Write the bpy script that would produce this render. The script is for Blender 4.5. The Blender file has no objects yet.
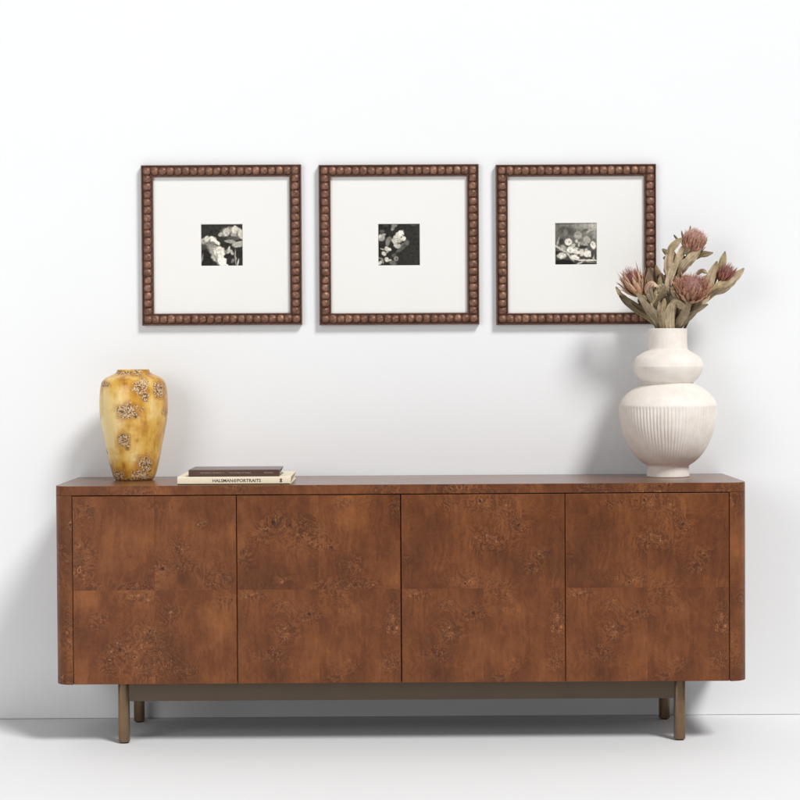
import bpy, bmesh, math, random
from math import sin, cos, pi, radians, sqrt, exp, asin, atan2
from mathutils import Vector, Matrix, noise

random.seed(7)
scene = bpy.context.scene
COL = scene.collection

# ------------------------------------------------------------------ helpers
def link_mesh(name, bm, mat, parent=None, smooth=False):
    me = bpy.data.meshes.new(name)
    bm.normal_update()
    bm.to_mesh(me)
    bm.free()
    if smooth:
        for p in me.polygons:
            p.use_smooth = True
    if mat is not None:
        for m in (mat if isinstance(mat, (list, tuple)) else [mat]):
            me.materials.append(m)
    o = bpy.data.objects.new(name, me)
    COL.objects.link(o)
    if parent is not None:
        o.parent = parent
    return o


def thing(name, label, cat, loc=(0, 0, 0), group=None):
    o = bpy.data.objects.new(name, None)
    o.empty_display_size = 0.05
    COL.objects.link(o)
    o.location = loc
    o['label'] = label
    o['category'] = cat
    if group:
        o['group'] = group
    return o


def add_box(bm, x0, x1, y0, y1, z0, z1, bev=0.0, seg=2, mat=0):
    vs = [bm.verts.new((x, y, z)) for z in (z0, z1) for y in (y0, y1) for x in (x0, x1)]
    fs = []
    for a in ((0, 2, 3, 1), (4, 5, 7, 6), (0, 1, 5, 4), (2, 6, 7, 3), (0, 4, 6, 2), (1, 3, 7, 5)):
        f = bm.faces.new([vs[i] for i in a])
        f.material_index = mat
        fs.append(f)
    if bev > 0:
        es = list({e for f in fs for e in f.edges})
        bmesh.ops.bevel(bm, geom=es, offset=bev, segments=seg, affect='EDGES', profile=0.5)
    return fs


def add_prism(bm, poly, z0, z1, bev=0.0, seg=2):
    """vertical prism over a plan polygon"""
    lo = [bm.verts.new((x, y, z0)) for x, y in poly]
    hi = [bm.verts.new((x, y, z1)) for x, y in poly]
    n = len(poly)
    fb = bm.faces.new(lo[::-1])
    ft = bm.faces.new(hi)
    for i in range(n):
        j = (i + 1) % n
        bm.faces.new((lo[i], lo[j], hi[j], hi[i]))
    if bev > 0:
        es = list(fb.edges) + list(ft.edges)
        bmesh.ops.bevel(bm, geom=es, offset=bev, segments=seg, affect='EDGES', profile=0.5)


def add_lathe(bm, prof, n, cx=0, cy=0, cz=0, disp=None):
    """prof: (r, z) list; returns ring list"""
    rings = []
    for k, (r, z) in enumerate(prof):
        if r < 1e-6:
            rings.append([bm.verts.new((cx, cy, cz + z))])
        else:
            ring = []
            for i in range(n):
                a = 2 * pi * i / n
                rr = r + (disp(a, z, r, k) if disp else 0)
                ring.append(bm.verts.new((cx + rr * cos(a), cy + rr * sin(a), cz + z)))
            rings.append(ring)
    for k in range(len(rings) - 1):
        A, B = rings[k], rings[k + 1]
        for i in range(n):
            j = (i + 1) % n
            if len(A) == 1 and len(B) == 1:
                continue
            if len(A) == 1:
                bm.faces.new((A[0], B[j], B[i]))
            elif len(B) == 1:
                bm.faces.new((A[i], A[j], B[0]))
            else:
                bm.faces.new((A[i], A[j], B[j], B[i]))
    return rings


def catmull(pts, sub):
    """smooth a polyline of tuples"""
    out = []
    n = len(pts)
    for i in range(n - 1):
        p0 = pts[max(i - 1, 0)]; p1 = pts[i]; p2 = pts[i + 1]; p3 = pts[min(i + 2, n - 1)]
        for s in range(sub):
            t = s / sub
            out.append(tuple(0.5 * (2 * b + (c - a) * t + (2 * a - 5 * b + 4 * c - d) * t * t + (3 * b - a - 3 * c + d) * t ** 3)
                             for a, b, c, d in zip(p0, p1, p2, p3)))
    out.append(tuple(pts[-1]))
    return out

# ------------------------------------------------------------------ node helpers
class NT:
    def __init__(self, name):
        self.mat = bpy.data.materials.new(name)
        self.mat.use_nodes = True
        self.t = self.mat.node_tree
        self.t.nodes.clear()
        self.out = self.t.nodes.new('ShaderNodeOutputMaterial')
        self.b = self.t.nodes.new('ShaderNodeBsdfPrincipled')
        self.t.links.new(self.b.outputs[0], self.out.inputs[0])

    def n(self, typ, ins=None, **kw):
        nd = self.t.nodes.new(typ)
        for k, v in kw.items():
            setattr(nd, k, v)
        for k, v in (ins or {}).items():
            self.set(nd.inputs[k], v)
        return nd

    def set(self, sock, v):
        if isinstance(v, bpy.types.NodeSocket):
            self.t.links.new(v, sock)
        else:
            if isinstance(v, (tuple, list)) and sock.type == 'RGBA' and len(v) == 3:
                v = (*v, 1)
            sock.default_value = v

    def attr(self, name):
        return self.n('ShaderNodeAttribute', attribute_name=name)

    def math(self, op, a, b=0.0, c=None, clamp=False):
        d = {0: a, 1: b}
        if c is not None:
            d[2] = c
        return self.n('ShaderNodeMath', d, operation=op, use_clamp=clamp).outputs[0]

    def vmath(self, op, a, b=(0, 0, 0), scale=None):
        nd = self.n('ShaderNodeVectorMath', {0: a, 1: b}, operation=op)
        if scale is not None:
            self.set(nd.inputs['Scale'], scale)
        return nd.outputs[0]

    def noise(self, vec, scale, detail=3, rough=0.55, dist=0.0):
        return self.n('ShaderNodeTexNoise', {'Vector': vec, 'Scale': scale, 'Detail': detail, 'Roughness': rough, 'Distortion': dist})

    def maprange(self, v, a, b, c=0.0, d=1.0, smooth=False):
        return self.n('ShaderNodeMapRange', {0: v, 1: a, 2: b, 3: c, 4: d},
                      interpolation_type='SMOOTHSTEP' if smooth else 'LINEAR').outputs[0]

    def mix(self, f, a, b, blend='MIX'):
        nd = self.n('ShaderNodeMix', data_type='RGBA', blend_type=blend)
        self.set(nd.inputs[0], f)
        self.set(nd.inputs[6], a)
        self.set(nd.inputs[7], b)
        return nd.outputs[2]

    def obj(self):
        return self.n('ShaderNodeTexCoord').outputs['Object']

    def bump(self, h, strength, dist):
        nd = self.n('ShaderNodeBump', {'Strength': strength, 'Distance': dist, 'Height': h})
        self.set(self.b.inputs['Normal'], nd.outputs[0])

    def p(self, **kw):
        for k, v in kw.items():
            self.set(self.b.inputs[k.replace('_', ' ')], v)


# ------------------------------------------------------------------ materials
def burl_material(name, door, coat=0.03):
    m = NT(name)
    if door:
        co = m.attr('grain').outputs['Vector']
        msk0 = m.attr('burl').outputs['Fac']
        tone = m.attr('tone').outputs['Fac']
    else:
        co = m.obj()
        nn = m.noise(co, 7.5, 2, 0.5)
        msk0 = m.maprange(nn.outputs[0], 0.42, 0.70, 0.0, 1.0)
        tone = 1.0
    # warped coordinates
    w1 = m.noise(co, 9, 2)
    w2 = m.noise(co, 42, 2)
    w1v = m.vmath('SCALE', m.vmath('SUBTRACT', w1.outputs[1], (0.5, 0.5, 0.5)), scale=0.05)
    w2v = m.vmath('SCALE', m.vmath('SUBTRACT', w2.outputs[1], (0.5, 0.5, 0.5)), scale=0.014)
    cw = m.vmath('ADD', co, m.vmath('ADD', w1v, w2v))
    # ragged burl mask
    rag = m.noise(cw, 26, 4, 0.65)
    msk = m.math('ADD', msk0, m.math('MULTIPLY', m.math('SUBTRACT', rag.outputs[0], 0.5), 1.7))
    msk = m.maprange(msk, 0.20, 0.85, 0, 1, smooth=True)
    wide = m.maprange(m.math('ADD', msk0, m.math('MULTIPLY', m.math('SUBTRACT', w1.outputs[0], 0.5), 0.8)), 0.0, 0.55, 0, 1, smooth=True)
    # streaky straight grain and blotches
    st = m.noise(m.vmath('MULTIPLY', cw, (95, 95, 6)), 1.0, 4, 0.6)
    bl = m.noise(cw, 6.0, 3, 0.55)
    bl2 = m.noise(m.vmath('MULTIPLY', cw, (24, 24, 7)), 1.0, 4, 0.55)
    v = m.math('ADD', m.math('MULTIPLY', st.outputs[0], 0.34),
               m.math('ADD', m.math('MULTIPLY', bl.outputs[0], 0.80), m.math('MULTIPLY', bl2.outputs[0], 0.26)))
    base = m.n('ShaderNodeValToRGB')
    m.set(base.inputs[0], v)
    cr = base.color_ramp
    cr.elements[0].position = 0.50; cr.elements[0].color = (0.070, 0.0188, 0.0050, 1)
    cr.elements[1].position = 0.92; cr.elements[1].color = (0.232, 0.0790, 0.0220, 1)
    e = cr.elements.new(0.70); e.color = (0.132, 0.0392, 0.0098, 1)
    col = base.outputs[0]
    # fine pores
    po = m.noise(m.vmath('MULTIPLY', co, (420, 420, 130)), 1.0, 2, 0.5)
    col = m.mix(m.maprange(po.outputs[0], 0.54, 0.78, 0, 0.32), col, (0.045, 0.013, 0.005))
    # figured swirl: contour bands of a twisted field, faint everywhere, strong in the burl
    cn = m.noise(cw, 15, 4, 0.55, 2.6)
    sw = m.math('SINE', m.math('MULTIPLY', cn.outputs[0], 36.0))
    fig = m.math('ADD', 0.10, m.math('MULTIPLY', wide, 0.44))
    col = m.mix(m.math('MULTIPLY', m.maprange(sw, 0.1, 1, 0, 1), fig), col, (0.062, 0.0175, 0.0058))
    col = m.mix(m.math('MULTIPLY', m.maprange(sw, -0.2, -1, 0, 1), m.math('MULTIPLY', fig, 0.55)), col, (0.29, 0.104, 0.032))
    # darker staining inside the burl
    dk = m.noise(cw, 24, 4, 0.65)
    col = m.mix(m.math('MULTIPLY', msk, m.maprange(dk.outputs[0], 0.40, 0.64, 0, 0.54)), col, (0.050, 0.0145, 0.005))
    # short curly light flecks
    c2 = m.noise(cw, 50, 3, 0.55, 1.8)
    sn = m.math('ABSOLUTE', m.math('SINE', m.math('MULTIPLY', c2.outputs[0], 30.0)))
    ln = m.maprange(sn, 0.0, 0.5, 1.0, 0.0, smooth=True)
    brk = m.noise(co, 62, 3)
    ln = m.math('MULTIPLY', ln, m.maprange(brk.outputs[0], 0.44, 0.62, 0, 1))
    col = m.mix(m.math('MULTIPLY', m.math('MULTIPLY', ln, msk), 0.46), col, (0.50, 0.215, 0.080))
    # eyes of two sizes: dark pips with broken pale rims
    for (sc_, k_, thr, amt) in ((70, 0.10, 0.24, 0.72), (140, 0.07, 0.30, 0.55)):
        cv = m.vmath('ADD', co, m.vmath('SCALE', w2v, scale=1.6))
        vo = m.n('ShaderNodeTexVoronoi', {'Vector': cv, 'Scale': sc_, 'Randomness': 1.0}, feature='F1')
        sp = m.n('ShaderNodeSeparateColor', {0: vo.outputs['Color']})
        sel = m.math('GREATER_THAN', m.math('MULTIPLY', msk, thr), sp.outputs[0])
        size = m.math('ADD', 0.55, m.math('MULTIPLY', sp.outputs[1], 0.9))
        dist = m.math('DIVIDE', m.math('ADD', vo.outputs['Distance'], m.math('MULTIPLY', m.math('SUBTRACT', brk.outputs[0], 0.5), 0.45)), size)
        rim = m.math('MULTIPLY', m.maprange(m.math('ABSOLUTE', m.math('SUBTRACT', dist, 0.34)), 0.0, 0.13, 1, 0, smooth=True), sel)
        rim = m.math('MULTIPLY', m.math('MULTIPLY', rim, msk), m.maprange(rag.outputs[0], 0.42, 0.6, 0.1, 1))
        col = m.mix(m.math('MULTIPLY', rim, 0.55), col, (0.48, 0.20, 0.075))
        eye = m.math('MULTIPLY', m.maprange(dist, 0.10, 0.28, 1, 0, smooth=True), sel)
        col = m.mix(m.math('MULTIPLY', eye, amt), col, (0.022, 0.006, 0.003))
    if door:
        # the few big knots
        kn = m.attr('knot').outputs['Fac']
        kd = m.math('ADD', kn, m.math('MULTIPLY', m.math('SUBTRACT', w2.outputs[0], 0.5), 0.7))
        col = m.mix(m.maprange(kd, 0.42, 0.85, 0, 0.9, smooth=True), col, (0.016, 0.0045, 0.002))
        col = m.mix(1.0, col, m.n('ShaderNodeCombineColor', {0: tone, 1: tone, 2: tone}).outputs[0], 'MULTIPLY')
    ro = m.maprange(bl.outputs[0], 0.3, 0.7, 0.30, 0.38) if door or coat > 0.1 else m.maprange(bl.outputs[0], 0.3, 0.7, 0.46, 0.54)
    m.p(Base_Color=col, Roughness=ro, Specular_IOR_Level=0.28, Coat_Weight=0.06 if door else coat, Coat_Roughness=0.16)
    m.bump(m.math('ADD', po.outputs[0], m.math('MULTIPLY', dk.outputs[0], 0.5)), 0.10, 0.0006)
    return m.mat


def simple(name, col, rough=0.5, metal=0.0, var=0.08, scale=30, bump=0.0, bscale=200, spec=0.5):
    m = NT(name)
    co = m.obj()
    nz = m.noise(co, scale, 4)
    f = m.maprange(nz.outputs[0], 0.3, 0.7, 0, 1)
    c = m.mix(f, tuple(x * (1 - var) for x in col), tuple(min(1, x * (1 + var)) for x in col))
    m.p(Base_Color=c, Roughness=rough, Metallic=metal, Specular_IOR_Level=spec)
    if bump:
        bz = m.noise(co, bscale, 3)
        m.bump(bz.outputs[0], bump, 0.001)
    return m.mat


def attr_color(name, rough=0.6, metal=0.0, spec=0.3, var=0.15, scale=90):
    m = NT(name)
    c = m.attr('col').outputs['Color']
    nz = m.noise(m.obj(), scale, 4)
    f = m.maprange(nz.outputs[0], 0.3, 0.7, 1 - var, 1 + var)
    c = m.mix(1.0, c, m.n('ShaderNodeCombineColor', {0: f, 1: f, 2: f}).outputs[0], 'MULTIPLY')
    m.p(Base_Color=c, Roughness=rough, Metallic=metal, Specular_IOR_Level=spec)
    return m


M = {}
M['door_wood'] = burl_material('burl_veneer_door', True)
M['wood'] = burl_material('burl_veneer_edge', False)
M['wood_top'] = burl_material('burl_veneer_polished_top', False, 0.42)
M['wall'] = simple('white_painted_wall', (0.79, 0.797, 0.805), 0.85, 0, 0.006, 1.5, 0.04, 350, 0.2)
M['floor'] = simple('white_floor', (0.775, 0.777, 0.782), 0.75, 0, 0.008, 1.2, 0.03, 260, 0.2)
M['dark'] = simple('dark_inside', (0.02, 0.010, 0.006), 0.8)
M['bronze'] = simple('bronze_leg_metal', (0.185, 0.118, 0.068), 0.42, 0.55, 0.08, 40, 0.05, 500)
M['bronze_rail'] = simple('bronze_rail_metal', (0.105, 0.073, 0.047), 0.5, 0.35, 0.06, 12, 0.04, 500)
M['rubber'] = simple('black_rubber', (0.012, 0.010, 0.009), 0.7)
M['mat'] = simple('mat_board', (0.775, 0.765, 0.738), 0.9, 0, 0.008, 6, 0.03, 900, 0.1)
M['print'] = attr_color('photo_paper', 0.6, 0, 0.12, 0.06, 300).mat
M['cream'] = simple('cream_cover', (0.79, 0.70, 0.53), 0.6, 0, 0.03, 40)
M['pages'] = simple('book_pages', (0.80, 0.75, 0.64), 0.9, 0, 0.05, 60)
M['brown_cover'] = simple('brown_cover', (0.078, 0.036, 0.022), 0.30, 0, 0.15, 30)
M['ink'] = simple('dark_ink', (0.045, 0.036, 0.028), 0.7)
M['pale_ink'] = simple('pale_ink', (0.30, 0.24, 0.20), 0.7)
M['shadow_brown'] = simple('brown_shadow_strip', (0.13, 0.075, 0.03), 0.7)  # colour of the shadow line under the cream spine

# moulding: antique copper-brown
m = NT('antique_bronze_moulding')
co = m.obj()
n1 = m.noise(co, 60, 4, 0.6)
n2 = m.noise(co, 260, 3, 0.6)
n3 = m.noise(co, 14, 2)
c = m.mix(m.maprange(n1.outputs[0], 0.35, 0.7), (0.105, 0.046, 0.026), (0.32, 0.165, 0.103))
c = m.mix(m.maprange(n2.outputs[0], 0.56, 0.75, 0, 0.6), c, (0.52, 0.32, 0.21))
c = m.mix(m.maprange(n3.outputs[0], 0.35, 0.7, 0, 0.4), c, (0.12, 0.047, 0.032))
m.p(Base_Color=c, Roughness=m.maprange(n2.outputs[0], 0.3, 0.7, 0.36, 0.56), Metallic=0.3, Specular_IOR_Level=0.5)
m.bump(m.math('ADD', n1.outputs[0], m.math('MULTIPLY', n2.outputs[0], 0.5)), 0.5, 0.0018)
M['moulding'] = m.mat
M['moulding_edge'] = simple('moulding_edge_brown', (0.125, 0.060, 0.042), 0.5, 0.2, 0.25, 50, 0.15, 300)

# white chalky ceramic
m = NT('chalky_white_ceramic')
co = m.obj()
n1 = m.noise(co, 18, 4, 0.6)
n2 = m.noise(m.vmath('MULTIPLY', co, (60, 60, 12)), 1.0, 3)
c = m.mix(m.maprange(n1.outputs[0], 0.35, 0.68), (0.72, 0.655, 0.595), (0.80, 0.755, 0.70))
c = m.mix(m.maprange(n2.outputs[0], 0.55, 0.75, 0, 0.35), c, (0.67, 0.585, 0.51))
m.p(Base_Color=c, Roughness=0.85, Specular_IOR_Level=0.2)
n4 = m.noise(co, 240, 4, 0.6)
m.bump(m.math('ADD', m.math('MULTIPLY', n1.outputs[0], 1.5), m.math('MULTIPLY', n4.outputs[0], 0.6)), 0.35, 0.0016)
M['white_ceramic'] = m.mat

# amber glaze with crackled cream patches
m = NT('amber_glaze_with_crackle')
co = m.obj()
pt = m.attr('patch').outputs['Fac']
pale = m.attr('pale').outputs['Fac']
wn = m.noise(co, 70, 3, 0.6)
wn2 = m.noise(co, 34, 3, 0.6)
sv = m.noise(m.vmath('MULTIPLY', co, (26, 26, 6)), 1.0, 4, 0.6)
bz = m.noise(co, 22, 4, 0.6)
f = m.math('ADD', m.math('MULTIPLY', pale, 0.75), m.math('MULTIPLY', m.math('ADD', m.math('SUBTRACT', sv.outputs[0], 0.5), m.math('MULTIPLY', m.math('SUBTRACT', bz.outputs[0], 0.5), 0.9)), 1.5))
gl = m.n('ShaderNodeValToRGB')
m.set(gl.inputs[0], m.math('ADD', f, 0.30))
cr = gl.color_ramp
cr.elements[0].position = 0.0; cr.elements[0].color = (0.30, 0.115, 0.010, 1)
cr.elements[1].position = 1.0; cr.elements[1].color = (0.78, 0.58, 0.25, 1)
e = cr.elements.new(0.30); e.color = (0.54, 0.275, 0.036, 1)
e = cr.elements.new(0.60); e.color = (0.68, 0.42, 0.095, 1)
col = gl.outputs[0]
pm = m.math('ADD', pt, m.math('MULTIPLY', m.math('SUBTRACT', wn.outputs[0], 0.5), 1.9))
pmask = m.maprange(pm, 0.40, 0.66, 0, 1, smooth=True)
halo = m.maprange(m.math('ADD', pt, m.math('MULTIPLY', m.math('SUBTRACT', wn2.outputs[0], 0.5), 1.0)), 0.08, 0.55, 0, 0.75, smooth=True)
col = m.mix(halo, col, (0.40, 0.17, 0.018))
vo = m.n('ShaderNodeTexVoronoi', {'Vector': m.vmath('ADD', co, m.vmath('SCALE', wn.outputs[1], scale=0.006)), 'Scale': 270}, feature='DISTANCE_TO_EDGE')
cell = m.n('ShaderNodeTexVoronoi', {'Vector': m.vmath('ADD', co, m.vmath('SCALE', wn.outputs[1], scale=0.006)), 'Scale': 270}, feature='F1')
cs = m.n('ShaderNodeSeparateColor', {0: cell.outputs['Color']})
grain = m.mix(m.math('GREATER_THAN', cs.outputs[0], 0.24), (0.12, 0.058, 0.024), (0.70, 0.53, 0.32))
grain = m.mix(m.math('GREATER_THAN', cs.outputs[1], 0.74), grain, (0.36, 0.16, 0.035))
crack = m.math('LESS_THAN', vo.outputs[0], 0.10)
grain = m.mix(m.math('MULTIPLY', crack, 0.75), grain, (0.15, 0.075, 0.03))
col = m.mix(pmask, col, grain)
m.p(Base_Color=col, Roughness=m.maprange(pmask, 0, 1, 0.28, 0.75), Specular_IOR_Level=0.5)
hh = m.math('MULTIPLY', pmask, m.math('ADD', m.math('MULTIPLY', m.math('MINIMUM', vo.outputs[0], 0.25), 3.0), cs.outputs[0]))
m.bump(m.math('ADD', hh, m.math('MULTIPLY', wn2.outputs[0], 0.5)), 0.3, 0.0014)
M['amber'] = m.mat

# dried plant materials (col attribute = leaf pigment with lit and shaded tones mixed in)
mm = attr_color('dried_leaf', 0.75, 0, 0.25, 0.22, 70)
tr = mm.n('ShaderNodeBsdfTranslucent')
mm.set(tr.inputs[0], (0.30, 0.22, 0.11, 1))
ms = mm.n('ShaderNodeMixShader', {0: 0.12})
mm.t.links.new(mm.b.outputs[0], ms.inputs[1]); mm.t.links.new(tr.outputs[0], ms.inputs[2])
mm.t.links.new(ms.outputs[0], mm.out.inputs[0])
vn = mm.noise(mm.obj(), 160, 3)
mm.bump(vn.outputs[0], 0.5, 0.0015)
M['leaf'] = mm.mat
M['bloom'] = attr_color('dried_bloom', 0.8, 0, 0.15, 0.2, 120).mat
M['stem'] = simple('dried_stem', (0.14, 0.095, 0.05), 0.8, 0, 0.3, 60)

# ------------------------------------------------------------------ the setting
WALL_Y = 0.465
bm = bmesh.new()
add_box(bm, -6, 6, WALL_Y, WALL_Y + 0.12, 0.0015, 5.0)
wall = link_mesh('wall', bm, M['wall'])
wall['kind'] = 'structure'
bm = bmesh.new()
add_box(bm, -6, 6, -7.5, WALL_Y + 0.12, -0.1, 0.0)
floor = link_mesh('floor', bm, M['floor'])
floor['kind'] = 'structure'

# ------------------------------------------------------------------ sideboard
HW, DEP, ZB, ZT = 1.0178, 0.448, 0.1853, 0.7695
ZS = 0.7425                     # underside of the top
DX = 0.9635                     # door opening half width
R = 0.050
side = thing('sideboard', 'long reddish brown burl wood sideboard with four flat doors and rounded corners', 'sideboard')


def plan_round(x0, x1, y0, y1, r, n=12, left=True, right=True):
    """plan polygon, counter-clockwise, with rounded front corners"""
    P = []
    if left:
        for i in range(n + 1):
            a = pi + (pi / 2) * i / n
            P.append((x0 + r + r * cos(a), y0 + r + r * sin(a)))
    else:
        P.append((x0, y0))
    if right:
        for i in range(n + 1):
            a = 1.5 * pi + (pi / 2) * i / n
            P.append((x1 - r + r * cos(a), y0 + r + r * sin(a)))
    else:
        P.append((x1, y0))
    P.append((x1, y1)); P.append((x0, y1))
    return P


bm = bmesh.new()
add_prism(bm, plan_round(-HW, HW, 0, DEP, R), ZS, ZT, 0.0014, 2)
bm.normal_update()
for f in bm.faces:
    f.material_index = 1 if f.normal.z > 0.95 else 0
top = link_mesh('top', bm, [M['wood'], M['wood_top']], side)

for s in (-1, 1):
    bm = bmesh.new()
    if s < 0:
        poly = plan_round(-HW, -DX - 0.0012, 0.0, DEP, R, left=True, right=False)
    else:
        poly = plan_round(DX + 0.0012, HW, 0.0, DEP, R, left=False, right=True)
    add_prism(bm, poly, ZB, ZS - 0.0009, 0.001, 1)
    link_mesh('side_panel', bm, M['wood'], side)

bm = bmesh.new()
add_box(bm, -DX, DX, 0.03, DEP - 0.012, ZB + 0.001, ZB + 0.018)
link_mesh('bottom_panel', bm, M['dark'], side)
bm = bmesh.new()
add_box(bm, -DX, DX, DEP - 0.011, DEP - 0.002, ZB + 0.001, ZS - 0.002)
link_mesh('back_panel', bm, M['dark'], side)
bm = bmesh.new()
add_box(bm, -DX, DX, 0.024, 0.029, ZB + 0.001, ZS - 0.0015)
link_mesh('inner_liner', bm, M['dark'], side)

# burl centres on the doors: (u, v from the top, radius u, radius v, strength, knot)
UP_A = [(.07, .08, .08, .05, .8, 0), (.05, .33, .07, .12, 1, 0), (.79, .15, .05, .03, .8, 0), (.66, .27, .05, .05, .8, 0),
        (.55, .385, .06, .05, 1, 1), (.12, .49, .04, .03, .8, 0), (.41, .49, .10, .04, .8, 0), (.90, .45, .10, .05, 1, 0),
        (.70, .38, .12, .03, .5, 0), (.52, .05, .1, .03, .4, 0)]
LO_A = [(.60, .63, .05, .05, .7, 0), (.15, .67, .05, .05, .9, 0), (.46, .76, .12, .08, .85, 0), (.28, .82, .06, .05, 1, 1),
        (.46, .90, .15, .07, .9, 0), (.21, .90, .07, .05, .7, 0), (.70, .93, .07, .04, .7, 0), (.4, .54, .12, .04, .7, 0),
        (.92, .56, .08, .05, .6, 0)]
UP_B = [(.22, .14, .07, .05, 1, 1), (.14, .21, .05, .05, .9, 0), (.04, .32, .05, .05, .8, 0), (.41, .19, .10, .07, 1, 0),
        (.52, .25, .08, .05, .8, 0), (.67, .04, .10, .03, .5, 0), (.73, .37, .06, .05, .7, 0), (.29, .45, .07, .04, .6, 0),
        (.58, .485, .10, .035, 1, 0), (.78, .48, .08, .035, .7, 0), (.98, .06, .04, .06, .6, 0)]
LO_B = [(.07, .53, .09, .03, .9, 0), (.44, .63, .07, .05, 1, 1), (.30, .73, .07, .06, .9, 0), (.29, .59, .05, .04, .7, 0),
        (.67, .61, .06, .04, .7, 0), (.97, .66, .06, .09, 1, 0), (.23, .85, .05, .035, .9, .7), (.13, .86, .05, .03, .6, 0),
        (.95, .90, .06, .06, .8, 0), (.69, .91, .07, .05, .5, 0), (.60, .98, .06, .03, .7, 0), (.60, .53, .07, .03, .7, 0)]
UP_C = [(.72, .165, .05, .045, 1, 1), (.54, .04, .11, .05, .9, 0), (.54, .24, .11, .06, .95, 0), (.64, .11, .07, .05, .7, 0),
        (.28, .05, .07, .04, .7, 0), (.85, .32, .05, .04, .8, 0), (.81, .39, .05, .04, .8, 0), (.40, .45, .09, .04, .8, 0),
        (.60, .485, .08, .03, .8, 0), (.03, .35, .03, .05, .5, 0), (.92, .10, .04, .03, .5, 0)]
DOORS = [(UP_A, LO_A, 0, 0), (UP_B, LO_B, 1, 2), (UP_C, LO_B, 2, 2), (UP_C, LO_B, 2, 2)]
QT = {0: [(1.02, .96), (1.08, 1.00)], 1: [(1.00, 1.06), (1.07, 1.02)], 2: [(1.04, 1.00), (1.03, 1.08)], 3: [(.99, 1.04), (1.09, 1.02)]}


def make_door(k):
    W, H = 2 * DX / 4, ZS - 0.003 - (ZB + 0.0008)
    up, lo, offu, offl = DOORS[k]
    g = 0.0032 if k == 2 else 0.0024
    x0 = -DX + W * k + (g / 2 if k else 0.0006)
    x1 = -DX + W * (k + 1) - (0.0016 if k == 1 else 0.0010)
    z1, z0 = ZS - 0.003, ZB + 0.0008
    w, h = x1 - x0, z1 - z0
    bm = bmesh.new()
    L_b = bm.verts.layers.float.new('burl')
    L_t = bm.verts.layers.float.new('tone')
    L_k = bm.verts.layers.float.new('knot')
    L_g = bm.verts.layers.float_vector.new('grain')
    B = 0.0012
    NQ = 46

    def setv(v, u, vv, qx, qy):
        lst = up if qy == 0 else lo
        off = offu if qy == 0 else offl + 5
        b = 0; kn = 0
        for (cu, cv, ru, rv, s, kk) in lst:
            d = ((u - cu) / ru) ** 2 + ((vv - cv) / (rv * 0.9)) ** 2
            b += s * exp(-d * 0.8)
            if kk:
                du = (u - cu) * w; dv = (vv - cv) * h
                kn = max(kn, kk * exp(-(du * du + dv * dv) / (0.0085 ** 2)))
        v[L_b] = min(b, 1.15)
        v[L_k] = kn
        v[L_t] = QT[k][qy][qx]
        v[L_g] = (u * 0.48 + off * 1.37 + qx * 0.31, off * 0.77, (1 - vv) * 0.555 + off * 0.9)

    for qx in (0, 1):
        for qy in (0, 1):
            gr = []
            for j in range(NQ + 1):
                row = []
                for i in range(NQ + 1):
                    u = (qx + i / NQ) * 0.5; vv = (qy + j / NQ) * 0.5
                    x = x0 + B + (w - 2 * B) * u
                    z = z1 - B - (h - 2 * B) * vv
                    v = bm.verts.new((x, 0.0, z))
                    setv(v, u, vv, qx, qy)
                    row.append(v)
                gr.append(row)
            for j in range(NQ):
                for i in range(NQ):
                    bm.faces.new((gr[j][i], gr[j + 1][i], gr[j + 1][i + 1], gr[j][i + 1]))
    # eased rim and body (frame loops)
    loops = []
    for (ins, y) in ((B, 0.0), (B * 0.3, 0.0004), (0, 0.0014), (0, 0.02)):
        lp = []
        for (sx, sz) in ((0, 0), (1, 0), (1, 1), (0, 1)):
            v = bm.verts.new((x0 + ins + (w - 2 * ins) * sx, y, z0 + ins + (h - 2 * ins) * sz))
            setv(v, sx, 1 - sz, sx, 1 - sz)
            lp.append(v)
        loops.append(lp)
    for a, b2 in zip(loops, loops[1:]):
        for i in range(4):
            j = (i + 1) % 4
            bm.faces.new((a[j], a[i], b2[i], b2[j]))
    bm.faces.new(loops[-1])
    o = link_mesh('door', bm, M['door_wood'], side)
    return o


for k in range(4):
    make_door(k)

# base: bronze legs and rails
LX, LY0, LY1, LR = 0.826, 0.070, 0.405, 0.0162
for sx in (-1, 1):
    for y in (LY0, LY1):
        bm = bmesh.new()
        rc, pl = 0.0095, []
        for (qx, qy, a0) in ((1, 1, 0), (-1, 1, 90), (-1, -1, 180), (1, -1, 270)):
            for i in range(9):
                an = radians(a0 + 90 * i / 8)
                pl.append((sx * LX + qx * (LR - rc) + rc * cos(an), y + qy * (LR - rc) + rc * sin(an)))
        add_prism(bm, pl, 0.0045, ZB - 0.0005, 0.0008, 1)
        leg = link_mesh('leg', bm, M['bronze'], side)
        for p in leg.data.polygons:
            p.use_smooth = abs(p.normal.z) < 0.3
        bm = bmesh.new()
        add_lathe(bm, [(0, 0), (0.0118, 0), (0.0125, 0.0008), (0.0125, 0.0050), (0, 0.0050)], 28, sx * LX, y)
        link_mesh('foot_pad', bm, M['rubber'], leg)
for y in (LY0, LY1):
    bm = bmesh.new()
    add_box(bm, -LX + LR - 0.003, LX - LR + 0.003, y - 0.0085, y + 0.0085, 0.1255, ZB - 0.0008, 0.0008, 1)
    link_mesh('base_rail', bm, M['bronze_rail'], side)
for sx in (-1, 1):
    bm = bmesh.new()
    add_box(bm, sx * LX - 0.0085, sx * LX + 0.0085, LY0 + LR - 0.003, LY1 - LR + 0.003, 0.1255, ZB - 0.0008, 0.0008, 1)
    link_mesh('base_rail', bm, M['bronze_rail'], side)

# ------------------------------------------------------------------ picture frames
FS = 0.5045                       # outer size


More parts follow.
